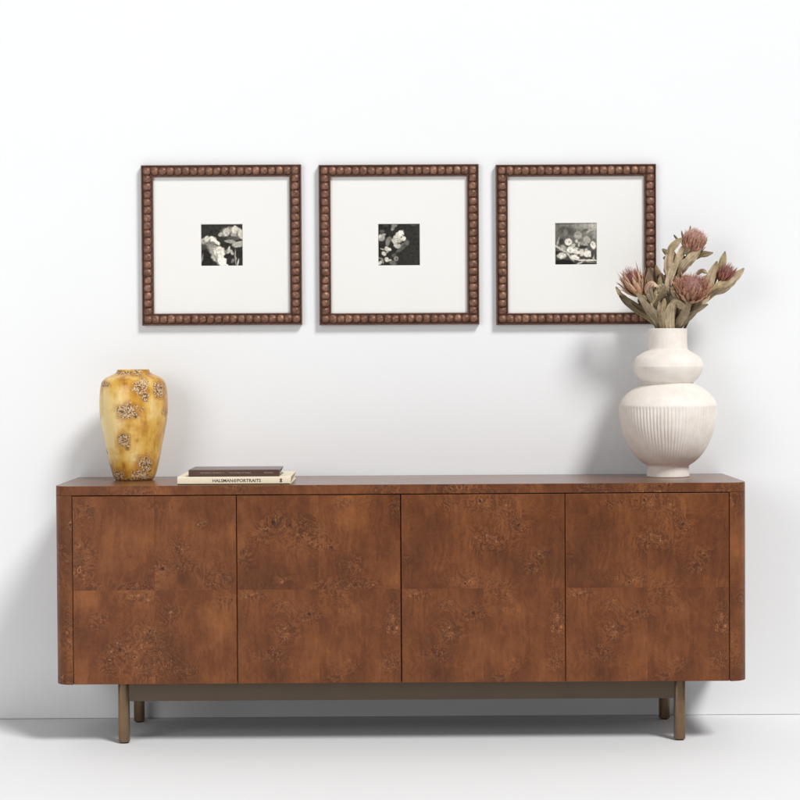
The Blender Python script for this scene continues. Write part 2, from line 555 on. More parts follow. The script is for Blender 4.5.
def moulding_mesh(seed):
    rnd = random.Random(seed)
    bm = bmesh.new()
    prof = [(0.000, 0.0), (0.000, 0.0190), (0.0012, 0.0212), (0.0030, 0.0214), (0.0042, 0.0198), (0.0047, 0.0150),
            (0.0330, 0.0150), (0.0334, 0.0185), (0.0344, 0.0198), (0.0362, 0.0192), (0.0374, 0.0175), (0.0376, 0.0050), (0.0376, 0.0)]
    rings = []
    for (d, hgt) in prof:
        a = FS / 2 - d
        rings.append([bm.verts.new((sx * a, -hgt, sz * a)) for sx, sz in ((-1, -1), (1, -1), (1, 1), (-1, 1))])
    for A, B in zip(rings, rings[1:]):
        for i in range(4):
            j = (i + 1) % 4
            f = bm.faces.new((A[i], A[j], B[j], B[i]))
            f.material_index = 1
    # the turned beads
    axis = FS / 2 - 0.0188
    hgt = -0.0150
    RB = 0.0124
    NB = 19
    L = 2 * axis
    pitch = L / NB
    NR = 22
    for side_i in range(4):
        ang = side_i * pi / 2
        ca, sa = cos(ang), sin(ang)
        for b in range(NB):
            c = -axis + pitch * b
            jit = rnd.uniform(-0.0004, 0.0004); js = rnd.uniform(0.95, 1.03)
            wob = [rnd.uniform(-1, 1) for _ in range(4)]
            rings = []
            NS = 11
            for s in range(NS + 1):
                u = -1 + 2 * s / NS
                r = RB * js * (0.45 + 0.55 * max(0.0, 1 - abs(u) ** 2.2) ** 0.5)
                x = c + jit + u * pitch * 0.5
                ring = []
                for q in range(NR):
                    a = pi * q / (NR - 1)
                    rr = r * (1 + 0.025 * sin(3 * a + wob[0] * 3) * wob[1] + 0.02 * sin(5 * a + u * 2 + wob[2] * 3))
                    lx, ly, lz = x, hgt - rr * sin(a), -axis + rr * cos(a) * 1.14
                    ring.append(bm.verts.new((lx * ca - lz * sa, ly, lx * sa + lz * ca)))
                rings.append(ring)
            for A, B in zip(rings, rings[1:]):
                for q in range(NR - 1):
                    f = bm.faces.new((A[q], B[q], B[q + 1], A[q + 1]))
                    f.smooth = True
    bmesh.ops.recalc_face_normals(bm, faces=[f for f in bm.faces if f.material_index == 1])
    for f in bm.faces:
        if f.material_index == 0 and f.normal.length == 0:
            f.normal_update()
    return bm


def streak(cx, cy, rx, ry, rot, val, soft, vein=0.0, vf=14):
    return dict(c=(cx, cy), r=(rx, ry), a=radians(rot), v=val, s=soft, vein=vein, vf=vf)


def lineb(x0, y0, x1, y1, w, val, soft=0.5):
    L = sqrt((x1 - x0) ** 2 + (y1 - y0) ** 2)
    return streak((x0 + x1) / 2, (y0 + y1) / 2, L / 2 + w, w, math.degrees(atan2(y1 - y0, x1 - x0)), val, soft)


S = streak
PRINTS = [
    (lambda x, y: 0.036 + 0.02 * max(0, 0.35 - y), [
        S(.74, .23, .26, .14, 4, .36, .4, .5, 17), S(.60, .21, .075, .10, 25, .60, .5, .3, 9), S(.72, .20, .055, .11, 8, .46, .5, .4, 9), S(.81, .16, .075, .09, -12, .70, .5, .25, 9), S(.92, .23, .07, .12, -28, .62, .5, .3, 9), S(.69, .28, .03, .07, 15, .12, .8), S(.86, .27, .02, .09, -10, .16, .8),
        S(.82, .10, .05, .04, 30, .6, .5), S(.47, .26, .045, .055, 40, .42, .4), S(.52, .30, .03, .05, -40, .35, .5),
        S(.62, .36, .16, .07, -8, .05, .6), S(.50, .38, .10, .08, 0, .04, .6), S(.76, .34, .14, .03, 0, .10, .7), S(.70, .42, .13, .04, 6, .40, .4, .3),
        S(.90, .48, .17, .065, -10, .45, .35, .3), S(.97, .28, .06, .09, 0, .5, .5),
        S(.10, .41, .10, .07, -35, .42, .5, .4), S(.17, .36, .07, .07, -20, .66, .5, .3), S(.28, .37, .09, .07, 12, .80, .5, .2), S(.36, .42, .11, .04, 28, .82, .4, .2), S(.21, .41, .02, .06, 20, .25, .8), S(.31, .44, .06, .02, 25, .3, .8), S(.40, .47, .06, .02, 30, .7, .5),
        S(.20, .50, .13, .07, -15, .17, .6), S(.28, .53, .14, .06, 10, .22, .6), S(.08, .56, .08, .09, 0, .08, .6),
        S(.33, .64, .15, .10, 30, .46, .5, .5, 18), S(.44, .68, .13, .15, 10, .80, .3, .25, 12), S(.36, .80, .12, .07, 35, .55, .5, .4), S(.50, .86, .10, .13, -15, .90, .35, .1),
        S(.60, .97, .07, .04, 30, .75, .5), lineb(.35, .56, .41, .82, .010, .34, .9), lineb(.46, .58, .50, .84, .008, .48, .9), lineb(.30, .66, .40, .92, .012, .22, .9), lineb(.52, .80, .47, .97, .008, .6, .9), S(.12, .80, .12, .22, 0, .028, .5), S(.05, .80, .015, .12, 8, .22, .6), S(.20, .90, .08, .10, 20, .03, .6),
        S(.61, .66, .05, .07, 35, .35, .5, .5), S(.66, .61, .03, .08, 15, .5, .5), S(.73, .67, .035, .07, -25, .42, .5), S(.60, .76, .06, .05, 0, .025, .6),
        lineb(.80, .60, .82, .95, .014, .30), lineb(.85, .98, .88, .83, .017, .5), S(.75, .86, .03, .05, 30, .2, .6)]),
    (lambda x, y: 0.030 + 0.012 * x, [
        S(.40, .05, .07, .05, 0, .22, .7), S(.36, .13, .03, .05, 25, .25, .6), S(.20, .05, .05, .04, 0, .07, .7), S(.85, .04, .07, .03, 0, .09, .8),
        S(.10, .34, .08, .07, 0, .34, .6), S(.15, .27, .05, .025, -20, .34, .5), S(.07, .30, .03, .05, 0, .5, .6), S(.12, .20, .06, .04, 0, .09, .7),
        S(.25, .42, .045, .11, 20, .20, .6), S(.30, .38, .05, .05, 0, .16, .6), S(.63, .50, .10, .055, -25, .13, .6), S(.54, .60, .14, .04, -35, .10, .7), S(.68, .44, .05, .05, 0, .14, .7),
        S(.49, .30, .16, .08, -48, .72, .3, .4, 15), S(.55, .24, .07, .06, 20, .80, .4), S(.42, .40, .08, .08, 0, .62, .4, .4), S(.46, .52, .08, .055, 10, .60, .4, .5, 20), S(.52, .40, .06, .05, 0, .4, .5), S(.60, .36, .055, .055, 0, .66, .4), S(.56, .33, .02, .03, 0, .2, .6), S(.60, .28, .04, .015, 30, .1, .6),
        S(.47, .47, .02, .04, 30, .2, .6), S(.22, .59, .05, .05, 0, .5, .5), S(.28, .61, .04, .035, 20, .62, .5), S(.24, .66, .04, .02, -20, .35, .6), S(.15, .70, .055, .05, 30, .58, .5), S(.12, .60, .05, .015, 20, .35, .6),
        S(.22, .84, .05, .05, 0, .6, .45), S(.28, .85, .05, .025, 0, .5, .5), S(.05, .92, .07, .035, -40, .5, .5), S(.12, .86, .02, .07, -15, .25, .6), S(.04, .80, .05, .02, 20, .22, .6),
        S(.43, .82, .055, .055, 0, .26, .6), S(.44, .82, .025, .025, 0, .08, .7), S(.36, .92, .08, .05, 20, .14, .7), S(.38, .74, .05, .04, -30, .10, .7)]),
    (lambda x, y: 0.10 + 0.16 * max(0, x - 0.25) * max(0, 1 - y * 1.5) + 0.05 * (1 - y) - 0.10 * max(0, y - 0.45), [
        S(.15, .13, .16, .06, -10, .20, .9), S(.30, .20, .22, .08, 15, .09, .9), S(.27, .24, .05, .07, 0, .17, .8), S(.55, .10, .12, .06, 10, .26, .9), S(.80, .12, .22, .07, 25, .34, .9), S(.93, .07, .12, .10, 0, .50, .9), S(.70, .20, .10, .03, -20, .12, .8), lineb(.75, .25, .95, .08, .02, .4, .9), S(.95, .26, .08, .12, 0, .3, .9),
        lineb(.12, .35, .07, .52, .022, .35, .6), S(.17, .45, .06, .07, 0, .05, .7), S(.20, .60, .07, .07, 0, .40, .7),
        lineb(.0, .52, .14, .61, .022, .48), lineb(.14, .61, .27, .68, .026, .5), lineb(.27, .68, .44, .88, .022, .42), S(.10, .70, .09, .04, 0, .03, .7),
        S(.55, .31, .085, .085, 0, .40, .6), S(.55, .26, .06, .05, 0, .28, .7), S(.75, .41, .085, .085, 0, .42, .5, .3, 30), S(.335, .455, .08, .08, 0, .68, .35), S(.35, .46, .025, .025, 0, .34, .7),
        S(.52, .44, .04, .04, 0, .50, .5), S(.44, .54, .045, .04, 0, .5, .5), S(.63, .49, .07, .03, 20, .36, .6, .5), S(.72, .52, .06, .03, 0, .33, .6), S(.57, .52, .02, .05, 10, .5, .6), S(.66, .57, .10, .03, 0, .04, .7),
        S(.895, .53, .06, .09, -10, .74, .35), S(.88, .50, .02, .03, 0, .4, .7), S(.375, .64, .08, .075, 0, .76, .35), S(.37, .64, .022, .022, 0, .42, .7), S(.51, .66, .075, .08, 0, .66, .4), S(.62, .70, .075, .08, 0, .62, .4), S(.57, .63, .03, .04, 0, .2, .7),
        S(.77, .73, .09, .08, 0, .72, .4), S(.74, .64, .03, .035, 0, .5, .6), S(.175, .77, .10, .07, 0, .58, .5), S(.18, .78, .04, .03, 0, .75, .6),
        S(.48, .81, .10, .055, 15, .76, .4), S(.56, .76, .04, .03, 0, .12, .7), lineb(.55, .87, 1.0, .88, .020, .66), lineb(.87, .64, .91, .88, .018, .5), S(.88, .72, .03, .1, 0, .06, .8), lineb(.50, .99, .66, .90, .022, .42), lineb(.66, .90, .95, .93, .014, .2), S(.30, .93, .16, .06, 10, .015, .7), S(.1, .93, .1, .06, 0, .02, .8)]),
]


def print_mesh(k, size):
    bg, layers = PRINTS[k]
    N = 96
    bm = bmesh.new()
    Lc = bm.verts.layers.float_color.new('col')
    g = []
    for j in range(N + 1):
        row = []
        for i in range(N + 1):
            x, y = i / N, j / N
            nx = x + 0.016 * noise.noise(Vector((x * 17, y * 13, k * 7)))
            ny = y + 0.016 * noise.noise(Vector((x * 17 + 40, y * 13, k * 7)))
            v = bg(x, y)
            for l in layers:
                dx, dy = nx - l['c'][0], ny - l['c'][1]
                ca, sa = cos(l['a']), sin(l['a'])
                px, py = (dx * ca + dy * sa) / l['r'][0], (-dx * sa + dy * ca) / l['r'][1]
                d = sqrt(px * px + py * py)
                sf = l['s'] * 1.05
                if d > 1 + sf * 0.5:
                    continue
                a = min(1, max(0, (1 + sf * 0.5 - d) / max(0.05, sf)))
                a = a * a * (3 - 2 * a)
                val = l['v']
                if l['vein']:
                    val *= 1 - l['vein'] * (0.5 + 0.5 * sin(l['vf'] * atan2(py, px + 1.1) + 3 * noise.noise(Vector((px * 2, py * 2, k)))))
                v = v * (1 - a) + val * a
            fb = noise.noise(Vector((x * 34, y * 34, k * 3 + 5))) + 0.6 * noise.noise(Vector((x * 15, y * 15, k * 5 + 9)))
            rdg = 1 - abs(noise.noise(Vector((x * 11 + 3 * y, y * 9 - 2 * x, k * 4 + 2)))) * 2.2
            v *= (1 + 0.30 * fb) * (0.86 + 0.18 * rdg)
            v = max(0.012, v * 1.06 - 0.012)
            vert = bm.verts.new(((x - 0.5) * size, 0, (0.5 - y) * size))
            vert[Lc] = (v * 1.06, v * 1.0, v * 0.86, 1)
            row.append(vert)
        g.append(row)
    for j in range(N):
        for i in range(N):
            bm.faces.new((g[j][i], g[j + 1][i], g[j + 1][i + 1], g[j][i + 1]))
    # backing so the print is a thin sheet, not a bare face
    b = size / 2
    add_box(bm, -b, b, 0.0002, 0.0012, -b, b)
    for v in bm.verts:
        if v[Lc][3] == 0:
            v[Lc] = (0.7, 0.7, 0.66, 1)
    return bm


FR = [(-0.5598, 1.4992, 'square beaded brown frame holding a black and white photo of two large pale petalled flowers'),
      (-0.0004, 1.4971, 'beaded brown frame with a dark photo of a white blossom spray, the middle frame'),
      (0.5582, 1.4945, 'beaded brown frame with a grey photo of round berries, partly behind the dried flowers')]
PS = 0.1300
for k, (fx, fz, lab) in enumerate(FR):
    fr = thing('picture_frame', lab, 'picture frame', (fx, WALL_Y - 0.0008, fz), 'beaded frames hung in a row on the wall')
    link_mesh('moulding', moulding_mesh(11 + k), [M['moulding'], M['moulding_edge']], fr)
    # mat board with a bevelled window
    bm = bmesh.new()
    outer = FS / 2 - 0.0370
    dzs = (0.0006, 0.0006, 0.0028)[k]
    rings = []
    for (a, y, off) in ((outer, -0.0060, 0), (outer, -0.0085, 0), (PS / 2 + 0.0015, -0.0085, 1), (PS / 2, -0.0066, 1), (PS / 2, -0.0060, 1)):
        rings.append([bm.verts.new((sx * a, y, sz * a + off * dzs)) for sx, sz in ((-1, -1), (1, -1), (1, 1), (-1, 1))])
    for A, B in zip(rings, rings[1:]):
        for i in range(4):
            j = (i + 1) % 4
            bm.faces.new((A[i], A[j], B[j], B[i]))
    bmesh.ops.recalc_face_normals(bm, faces=bm.faces[:])
    link_mesh('mat_board', bm, M['mat'], fr)
    pr = link_mesh('photo_print', print_mesh(k, PS + 0.008), M['print'], fr)
    pr.location = (0, -0.0052, dzs)
    pr['label'] = ('black and white photo of two open flowers', 'dark photo of a white blossom spray', 'grey photo of round berries on a twig')[k]
    bm = bmesh.new()
    bo = FS / 2 - 0.0385
    add_box(bm, -bo, bo, -0.0028, -0.0004, -bo, bo)
    link_mesh('backing_board', bm, M['dark'], fr)

# ------------------------------------------------------------------ books
BX0, BX1, BY = -0.6585, -0.3235, 0.040
ZBK = ZT + 0.0005


def text_bm(s, width, height, depth=0.0003, spacing=1.0):
    cu = bpy.data.curves.new('lettering', 'FONT')
    cu.body = s
    cu.size = 1
    cu.extrude = 0
    cu.offset = 0.014
    cu.space_character = spacing
    cu.resolution_u = 3
    o = bpy.data.objects.new('lettering', cu)
    COL.objects.link(o)
    dg = bpy.context.evaluated_depsgraph_get()
    dg.update()
    me = bpy.data.meshes.new_from_object(o.evaluated_get(dg))
    bm = bmesh.new()
    bm.from_mesh(me)
    bpy.data.objects.remove(o)
    xs = [v.co.x for v in bm.verts]; ys = [v.co.y for v in bm.verts]
    x0, x1, y0, y1 = min(xs), max(xs), min(ys), max(ys)
    for v in bm.verts:
        v.co = Vector(((v.co.x - x0) / (x1 - x0) * width, 0, (v.co.y - y0) / (y1 - y0) * height))
    bmesh.ops.recalc_face_normals(bm, faces=bm.faces[:])
    r = bmesh.ops.extrude_face_region(bm, geom=bm.faces[:])
    for v in [g for g in r['geom'] if isinstance(g, bmesh.types.BMVert)]:
        v.co.y -= depth
    return bm


def book(name, label, w, d, h, loc, rot, cov, text_parts, cover_t=0.0022, round_spine=0.002):
    t = thing(name, label, 'book', loc, 'books stacked on the sideboard')
    t.rotation_euler = (0, 0, rot)
    # hard cover as a C profile with the spine to the front
    n = 8
    outp, inp = [], []
    for i in range(n + 1):
        a = pi / 2 + pi * i / n
        outp.append((0.003 + min(0.003, h / 2) * cos(a) * 0.6, h / 2 + (h / 2) * sin(a)))
    outer = [(d, h), (0.004, h), (0.0012, h - 0.0006), (0.0002, h - 0.0022), (0, h * 0.5), (0.0002, 0.0022), (0.0012, 0.0006), (0.004, 0), (d, 0)]
    ct = cover_t
    inner = [(d, ct), (0.005, ct), (ct + 0.0005, ct + 0.001), (ct, h * 0.5), (ct + 0.0005, h - ct - 0.001), (0.005, h - ct), (d, h - ct)]
    poly = outer + inner
    bm = bmesh.new()
    A = [bm.verts.new((0, y, z)) for y, z in poly]
    B = [bm.verts.new((w, y, z)) for y, z in poly]
    for i in range(len(poly)):
        j = (i + 1) % len(poly)
        bm.faces.new((A[i], A[j], B[j], B[i]))
    bmesh.ops.recalc_face_normals(bm, faces=bm.faces[:])
    # end caps as strips
    no, ni = len(outer), len(inner)
    for V in (A, B):
        bm.faces.new(V)
    bmesh.ops.triangulate(bm, faces=[f for f in bm.faces if len(f.verts) > 4])
    bmesh.ops.recalc_face_normals(bm, faces=bm.faces[:])
    c = link_mesh('cover', bm, cov, t)
    # page block with layered edges
    bm = bmesh.new()
    nl = 9
    for i in range(nl):
        za = ct + 0.0002 + (h - 2 * ct - 0.0004) * i / nl
        zb = ct + 0.0002 + (h - 2 * ct - 0.0004) * (i + 1) / nl
        ins = 0.003 + 0.0004 * (i % 2) + random.uniform(0, 0.0003)
        add_box(bm, ins, w - ins, ct + 0.0022, d - ins, za + 0.00001, zb - 0.00001)
    link_mesh('page_block', bm, M['pages'], t)
    for (nm, s, x, z, tw, th, mat, sp) in text_parts:
        o = link_mesh(nm, text_bm(s, tw, th, spacing=sp), mat, t)
        o.location = (x, -0.0001, z)
    return t


H1 = 0.0225
b1 = book('book', 'wide cream book with dark capitals on its spine, underneath the brown book', BX1 - BX0, 0.262, H1,
          (BX0, BY, ZBK), radians(-0.25), M['cream'],
          [('title', 'HALSMAN', 0.104, 0.0068, 0.060, 0.0092, M['ink'], 1.0),
           ('title', '©', 0.166, 0.0070, 0.0085, 0.0088, M['ink'], 1.0),
           ('title', 'PORTRAITS', 0.1765, 0.0068, 0.0700, 0.0092, M['ink'], 1.0)])
# small emblem near the right end and the painted shadow line along the bottom of the spine
bm = bmesh.new()
for (x, z, w_, h_) in ((0, 0, .0075, .0022), (.001, .0030, .0055, .0040), (.0, .0078, .0075, .0018), (.0022, .0100, .003, .0012)):
    add_box(bm, x, x + w_, -0.0004, 0.0, z, z + h_)
em = link_mesh('emblem', bm, M['ink'], b1)
em.location = (0.302, -0.0001, 0.0058)
bm = bmesh.new()
add_box(bm, 0.001, BX1 - BX0 - 0.006, -0.0012, 0.0006, 0.0006, 0.0026)  # brown strip stands in for shadow and reflection at the lower cover edge
link_mesh('spine_shadow_strip', bm, M['shadow_brown'], b1)

W2 = 0.2680
b2 = book('book', 'smaller dark brown book with a pale title, lying on top of the cream book', W2, 0.178, 0.0200,
          (-0.6260, 0.047, ZBK + H1 + 0.0004), radians(-0.6), M['brown_cover'],
          [('title', 'THE WORLD AND MADE', 0.034, 0.0088, 0.064, 0.0040, M['pale_ink'], 1.0),
           ('title', 'THE POWER OF FABLE', 0.118, 0.0088, 0.066, 0.0040, M['pale_ink'], 1.0),
           ('title', 'BOOKS', 0.2240, 0.0088, 0.026, 0.0038, M['pale_ink'], 1.0)])
bm = bmesh.new()
add_box(bm, 0.102, 0.105, -0.0004, 0.0, 0.0100, 0.0116)
link_mesh('emblem', bm, M['pale_ink'], b2)

# ------------------------------------------------------------------ amber vase
SC = 6.0 / 1947
AVX, AVY = -0.8206, 0.296
prof_px = [(17.6, 0), (19.2, 1.0), (21.4, 5.0), (25.4, 20.0), (29.3, 40), (32.4, 58), (33.9, 72), (33.7, 84), (32.6, 93), (30.8, 98.5),
           (27.2, 102.0), (22.0, 104.4), (18.4, 106.2), (16.6, 107.6), (16.2, 108.8), (16.1, 109.7), (15.3, 110.2), (14.2, 109.6), (13.4, 107.5), (13.6, 104), (18, 98)]
prof = [(max(0, r) * SC, z * SC) for r, z in catmull(prof_px, 7)]
inner_h = prof[-1][1]
prof = [(0, 0.0)] + [(prof[0][0] * 0.97, 0.0)] + prof + [(0.09, inner_h - 0.05), (0.07, 0.06), (0, 0.05)]
vase_a = thing('ceramic_vase', 'amber glazed ceramic vase with crackled cream patches at the left end of the sideboard', 'vase', (AVX, AVY, ZT + 0.0004))
bm = bmesh.new()
NA = 160


def adisp(a, z, r, k):
    return 0.0011 * noise.noise(Vector((cos(a) * 2.2, sin(a) * 2.2, z * 13))) + 0.0005 * noise.noise(Vector((cos(a) * 7, sin(a) * 7, z * 45)))


add_lathe(bm, prof, NA, disp=adisp)
Lp = bm.verts.layers.float.new('patch')
Lq = bm.verts.layers.float.new('pale')
PATCH = [(11, 93, 7, 8, 1), (15, 84, 4, 5, 1), (27, 90, 4.5, 8, 1), (-2, 69, 11, 7, 1), (-8, 71, 5, 4, .9), (5, 66, 6, 4, .8), (-6, 41, 6.5, 7, 1), (-3, 33, 3, 3, .8), (7, 41, 1.5, 1.5, .8), (13, 16, 7, 10, 1),
         (9, 5, 9, 6, 1), (-14, 5, 7, 5, 1), (-26, 96, 5, 3, .9), (-23, 13, 3, 4, .9), (-26, 27, 2, 4, .7), (-5, 107, 12, 2, .8), (6, 107, 5, 5, .7), (32, 68, 2, 4, .7), (-4, 1, 8, 2, .9), (-33, 62, 2, 5, .6)]
PALE = [(-20, 60, 12, 34, .9), (5, 30, 10, 10, .6), (24, 60, 7, 20, .45), (-12, 70, 9, 14, .5), (22, 76, 9, 9, .4), (0, 22, 20, 5, .3), (-28, 40, 5, 30, .5)]
for v in bm.verts:
    xx, zz = v.co.x / SC, v.co.z / SC
    front = v.co.y < 0.02
    p = q = 0
    if front:
        for (px, pz, rx, rz, s) in PATCH:
            p = max(p, s * exp(-(((xx - px) / rx) ** 2 + ((zz - pz) / rz) ** 2) * 0.75))
        for (px, pz, rx, rz, s) in PALE:
            q += s * exp(-(((xx - px) / rx) ** 2 + ((zz - pz) / rz) ** 2) * 0.8)
    else:
        p = 0.55 * max(0, noise.noise(Vector((xx * .06, v.co.y * 20, zz * .06))))
        q = 0.3
    v[Lp] = p
    v[Lq] = min(q, 1)
body = link_mesh('vase_body', bm, M['amber'], vase_a, smooth=True)

# ------------------------------------------------------------------ white vase
SW = 6.005 / 1947
WVX, WVY = 0.8262, 0.304
KNEE = 71.5            # z of the sharp edge above the flutes (px)
low = [(20.8, 0), (21.2, 0.6), (21.0, 3.5), (20.6, 8), (20.9, 10.6), (22.5, 12.2), (27.0, 15.2), (33.0, 21), (38.6, 29), (43.2, 38.5), (46.6, 49), (48.4, 60), (48.75, KNEE - 1.4)]
mid = [(48.7, KNEE), (46.9, 75.5), (43.2, 80.6), (38.2, 85.6), (32.4, 89.6), (27.2, 91.9), (25.2, 93.0)]
lobe1 = [(25.0, 94.0), (27.2, 95.6), (30.4, 99.0), (33.0, 103.0), (34.8, 107.0), (35.5, 109.9)]
lobe2 = [(35.3, 110.6), (34.2, 114.6), (31.4, 119.3), (25.8, 123.3), (21.4, 125.8), (19.9, 127.3)]
neck = [(19.7, 128.6), (19.4, 133), (19.3, 140), (19.5, 146.2), (19.4, 147.4), (18.7, 147.8), (17.9, 147.2), (17.6, 140), (17.4, 128), (18.5, 118), (20.5, 95)]
pr_px = catmull(low, 5) + catmull(mid, 4) + catmull(lobe1, 4) + catmull(lobe2, 4) + catmull(neck, 4)
prof = [(0, 0)] + [(r * SW, z * SW) for r, z in pr_px] + [(0.1, 0.20), (0.06, 0.06), (0, 0.05)]
NFL = 84
NV = NFL * 8
rf = random.Random(5)
fl_amp = [rf.uniform(0.7, 1.15) for _ in range(NFL)]
fl_end = [rf.uniform(-6, 7) for _ in range(NFL)]


def wdisp(a, z, r, k):
    zp = z / SW
    d = 0.0016 * noise.noise(Vector((cos(a) * 1.1, sin(a) * 1.1, z * 5))) * (r / 0.12)
    if zp < KNEE - 0.9 and zp > 12 and k < len(pr_px) - 40:
        t = a / (2 * pi) * NFL + 0.18 * noise.noise(Vector((cos(a) * 4, sin(a) * 4, z * 9)))
        i = int(math.floor(t)) % NFL
        g = abs(sin(pi * t)) ** 0.7
        fade = min(1, max(0, (KNEE - 0.9 - zp) / 2.0)) * min(1, max(0, (zp - 14 + fl_end[i] * 0.7) / 10))
        d -= 0.0029 * (1 - g) * fade * fl_amp[i]
    return d


vase_w = thing('ceramic_vase', 'tall white double bellied ceramic vase with vertical fluting, holding dried flowers', 'vase', (WVX, WVY, ZT + 0.0004))
bm = bmesh.new()
add_lathe(bm, prof, NV, disp=wdisp)
link_mesh('vase_body', bm, M['white_ceramic'], vase_w, smooth=True)

# ------------------------------------------------------------------ dried flowers
U = SW
MZ = ZT + 147.5 * SW             # mouth height


def P(px, py, dep=0):
    """bouquet coordinates: photo-sized units from the vase mouth (x right, up, depth away)"""
    x, d = px - 667.5, dep
    lim = 10.5 if py > 326 else 10.5 + (326 - py) * 1.0
    if py > 314:                      # gathered by the neck of the vase
        r = math.hypot(x, d)
        if r > lim:
            x, d = x * lim / r, d * lim / r
    return Vector((x * U, d * U, (330.2 - py) * U))


LEAFCOL = [(0.285, 0.215, 0.132), (0.365, 0.280, 0.180), (0.225, 0.165, 0.098), (0.430, 0.340, 0.225), (0.310, 0.250, 0.130), (0.115, 0.072, 0.045), (0.37, 0.225, 0.165)]


def add_leaf(bm, Lc, pts, width, tone=0, face=0.0, cup=0.55, curl=0.0, tipw=0.12, seed=0):
    """a strap leaf through pts (Vectors): tapering grid with a cupped, slightly wavy section and thickness"""
    rnd = random.Random(seed)
    path = [Vector(p) for p in catmull([tuple(p) for p in pts], 7)]
    n = len(path) - 1
    NW = 10
    width *= 0.90
    lum = rnd.choice([0.72, 0.9, 1.1, 1.3, 1.45])  # puts lit and shaded leaves into the colour, leaf by leaf
    c0 = Vector(LEAFCOL[tone]) * lum
    c1 = Vector(LEAFCOL[rnd.choice([0, 1, 3, 4])]) * lum * 1.1
    top, bot = [], []
    ph = rnd.uniform(0, 6)
    for i, p in enumerate(path):
        t = i / n
        tan = (path[min(i + 1, n)] - path[max(i - 1, 0)]).normalized()
        view = Vector((sin(face), -cos(face), 0.15)).normalized()
        across = tan.cross(view)
        if across.length < 1e-4:
            across = Vector((1, 0, 0))
        across.normalize()
        nor = across.cross(tan).normalized()
        tw = curl * (t - 0.4)
        ac = across * cos(tw) + nor * sin(tw)
        nr = nor * cos(tw) - across * sin(tw)
        w = width * U * 0.5 * (0.42 + 0.58 * sin(pi * min(1, t * 1.1 + 0.08)) ** 0.7) if t < 0.55 else width * U * 0.5 * max(tipw, (1 - ((t - 0.55) / 0.45) ** 2.2)) ** 0.8
        rt, rb = [], []
        for q in range(NW + 1):
            s = -1 + 2 * q / NW
            wave = 0.22 * w * sin(11 * t + ph + s * 2.0) * abs(s)
            wave += 0.13 * w * sin(6.5 * s + ph + 2.5 * t) + 0.42 * w * noise.noise(Vector((s * 1.6 + seed, t * 5.0, ph))) 
            sw = s * (1 + 0.22 * noise.noise(Vector((t * 6.0, seed * 1.7, 3.0 if s > 0 else 9.0))))
            off = nr * (-(s * s) * cup * w + wave) + ac * (sw * w)
            col = c0.lerp(c1, 0.5 + 0.5 * sin(5 * t + ph + s))
            rib = (0.80 if abs(s) < 0.12 else 1.0) * (0.90 + 0.14 * sin(s * 15 + ph))
            edge = 1.30 if abs(s) > 0.9 else 1.0  # painted highlight along both leaf rims
            tipd = 1.0 - 0.35 * max(0, t - 0.86) / 0.14
            col = col * rib * edge * tipd
            for lst, o in ((rt, 0.0005), (rb, -0.0005)):
                v = bm.verts.new(p + off + nr * o)
                v[Lc] = (*col, 1)
                lst.append(v)
        top.append(rt); bot.append(rb)
    for i in range(n):
        for q in range(NW):
            f = bm.faces.new((top[i][q], top[i][q + 1], top[i + 1][q + 1], top[i + 1][q])); f.smooth = True
            f = bm.faces.new((bot[i][q], bot[i + 1][q], bot[i + 1][q + 1], bot[i][q + 1])); f.smooth = True
        for q in (0, NW):
            a = (top[i][q], top[i + 1][q], bot[i + 1][q], bot[i][q])
            bm.faces.new(a if q == 0 else a[::-1])
    for i in (0, n):
        for q in range(NW):
            a = (top[i][q], bot[i][q], bot[i][q + 1], top[i][q + 1])
            bm.faces.new(a if i == 0 else a[::-1])


def add_strip(bm, Lc, pts, w0, w1, c0, c1, sides=3):
    """thin tapering filament"""
    n = len(pts) - 1
    rings = []
    for i, p in enumerate(pts):
        t = i / n
        tan = (pts[min(i + 1, n)] - pts[max(i - 1, 0)]).normalized()
        a = tan.orthogonal().normalized(); b = tan.cross(a)
        r = w0 + (w1 - w0) * t
        col = Vector(c0).lerp(Vector(c1), t)
        ring = []
        for k in range(sides):
            an = 2 * pi * k / sides
            v = bm.verts.new(p + a * (r * cos(an)) + b * (r * sin(an)))
            v[Lc] = (*col, 1)
            ring.append(v)
        rings.append(ring)
    for A, B in zip(rings, rings[1:]):
        for k in range(sides):
            j = (k + 1) % sides
            f = bm.faces.new((A[k], A[j], B[j], B[k])); f.smooth = True
    bm.faces.new(rings[-1])


def basis(axis):
    ax = axis.normalized()
    a = ax.cross(Vector((0, 1, 0)))
    if a.length < 0.1:
        a = ax.cross(Vector((1, 0, 0)))
    a.normalize()
    return ax, a, ax.cross(a)


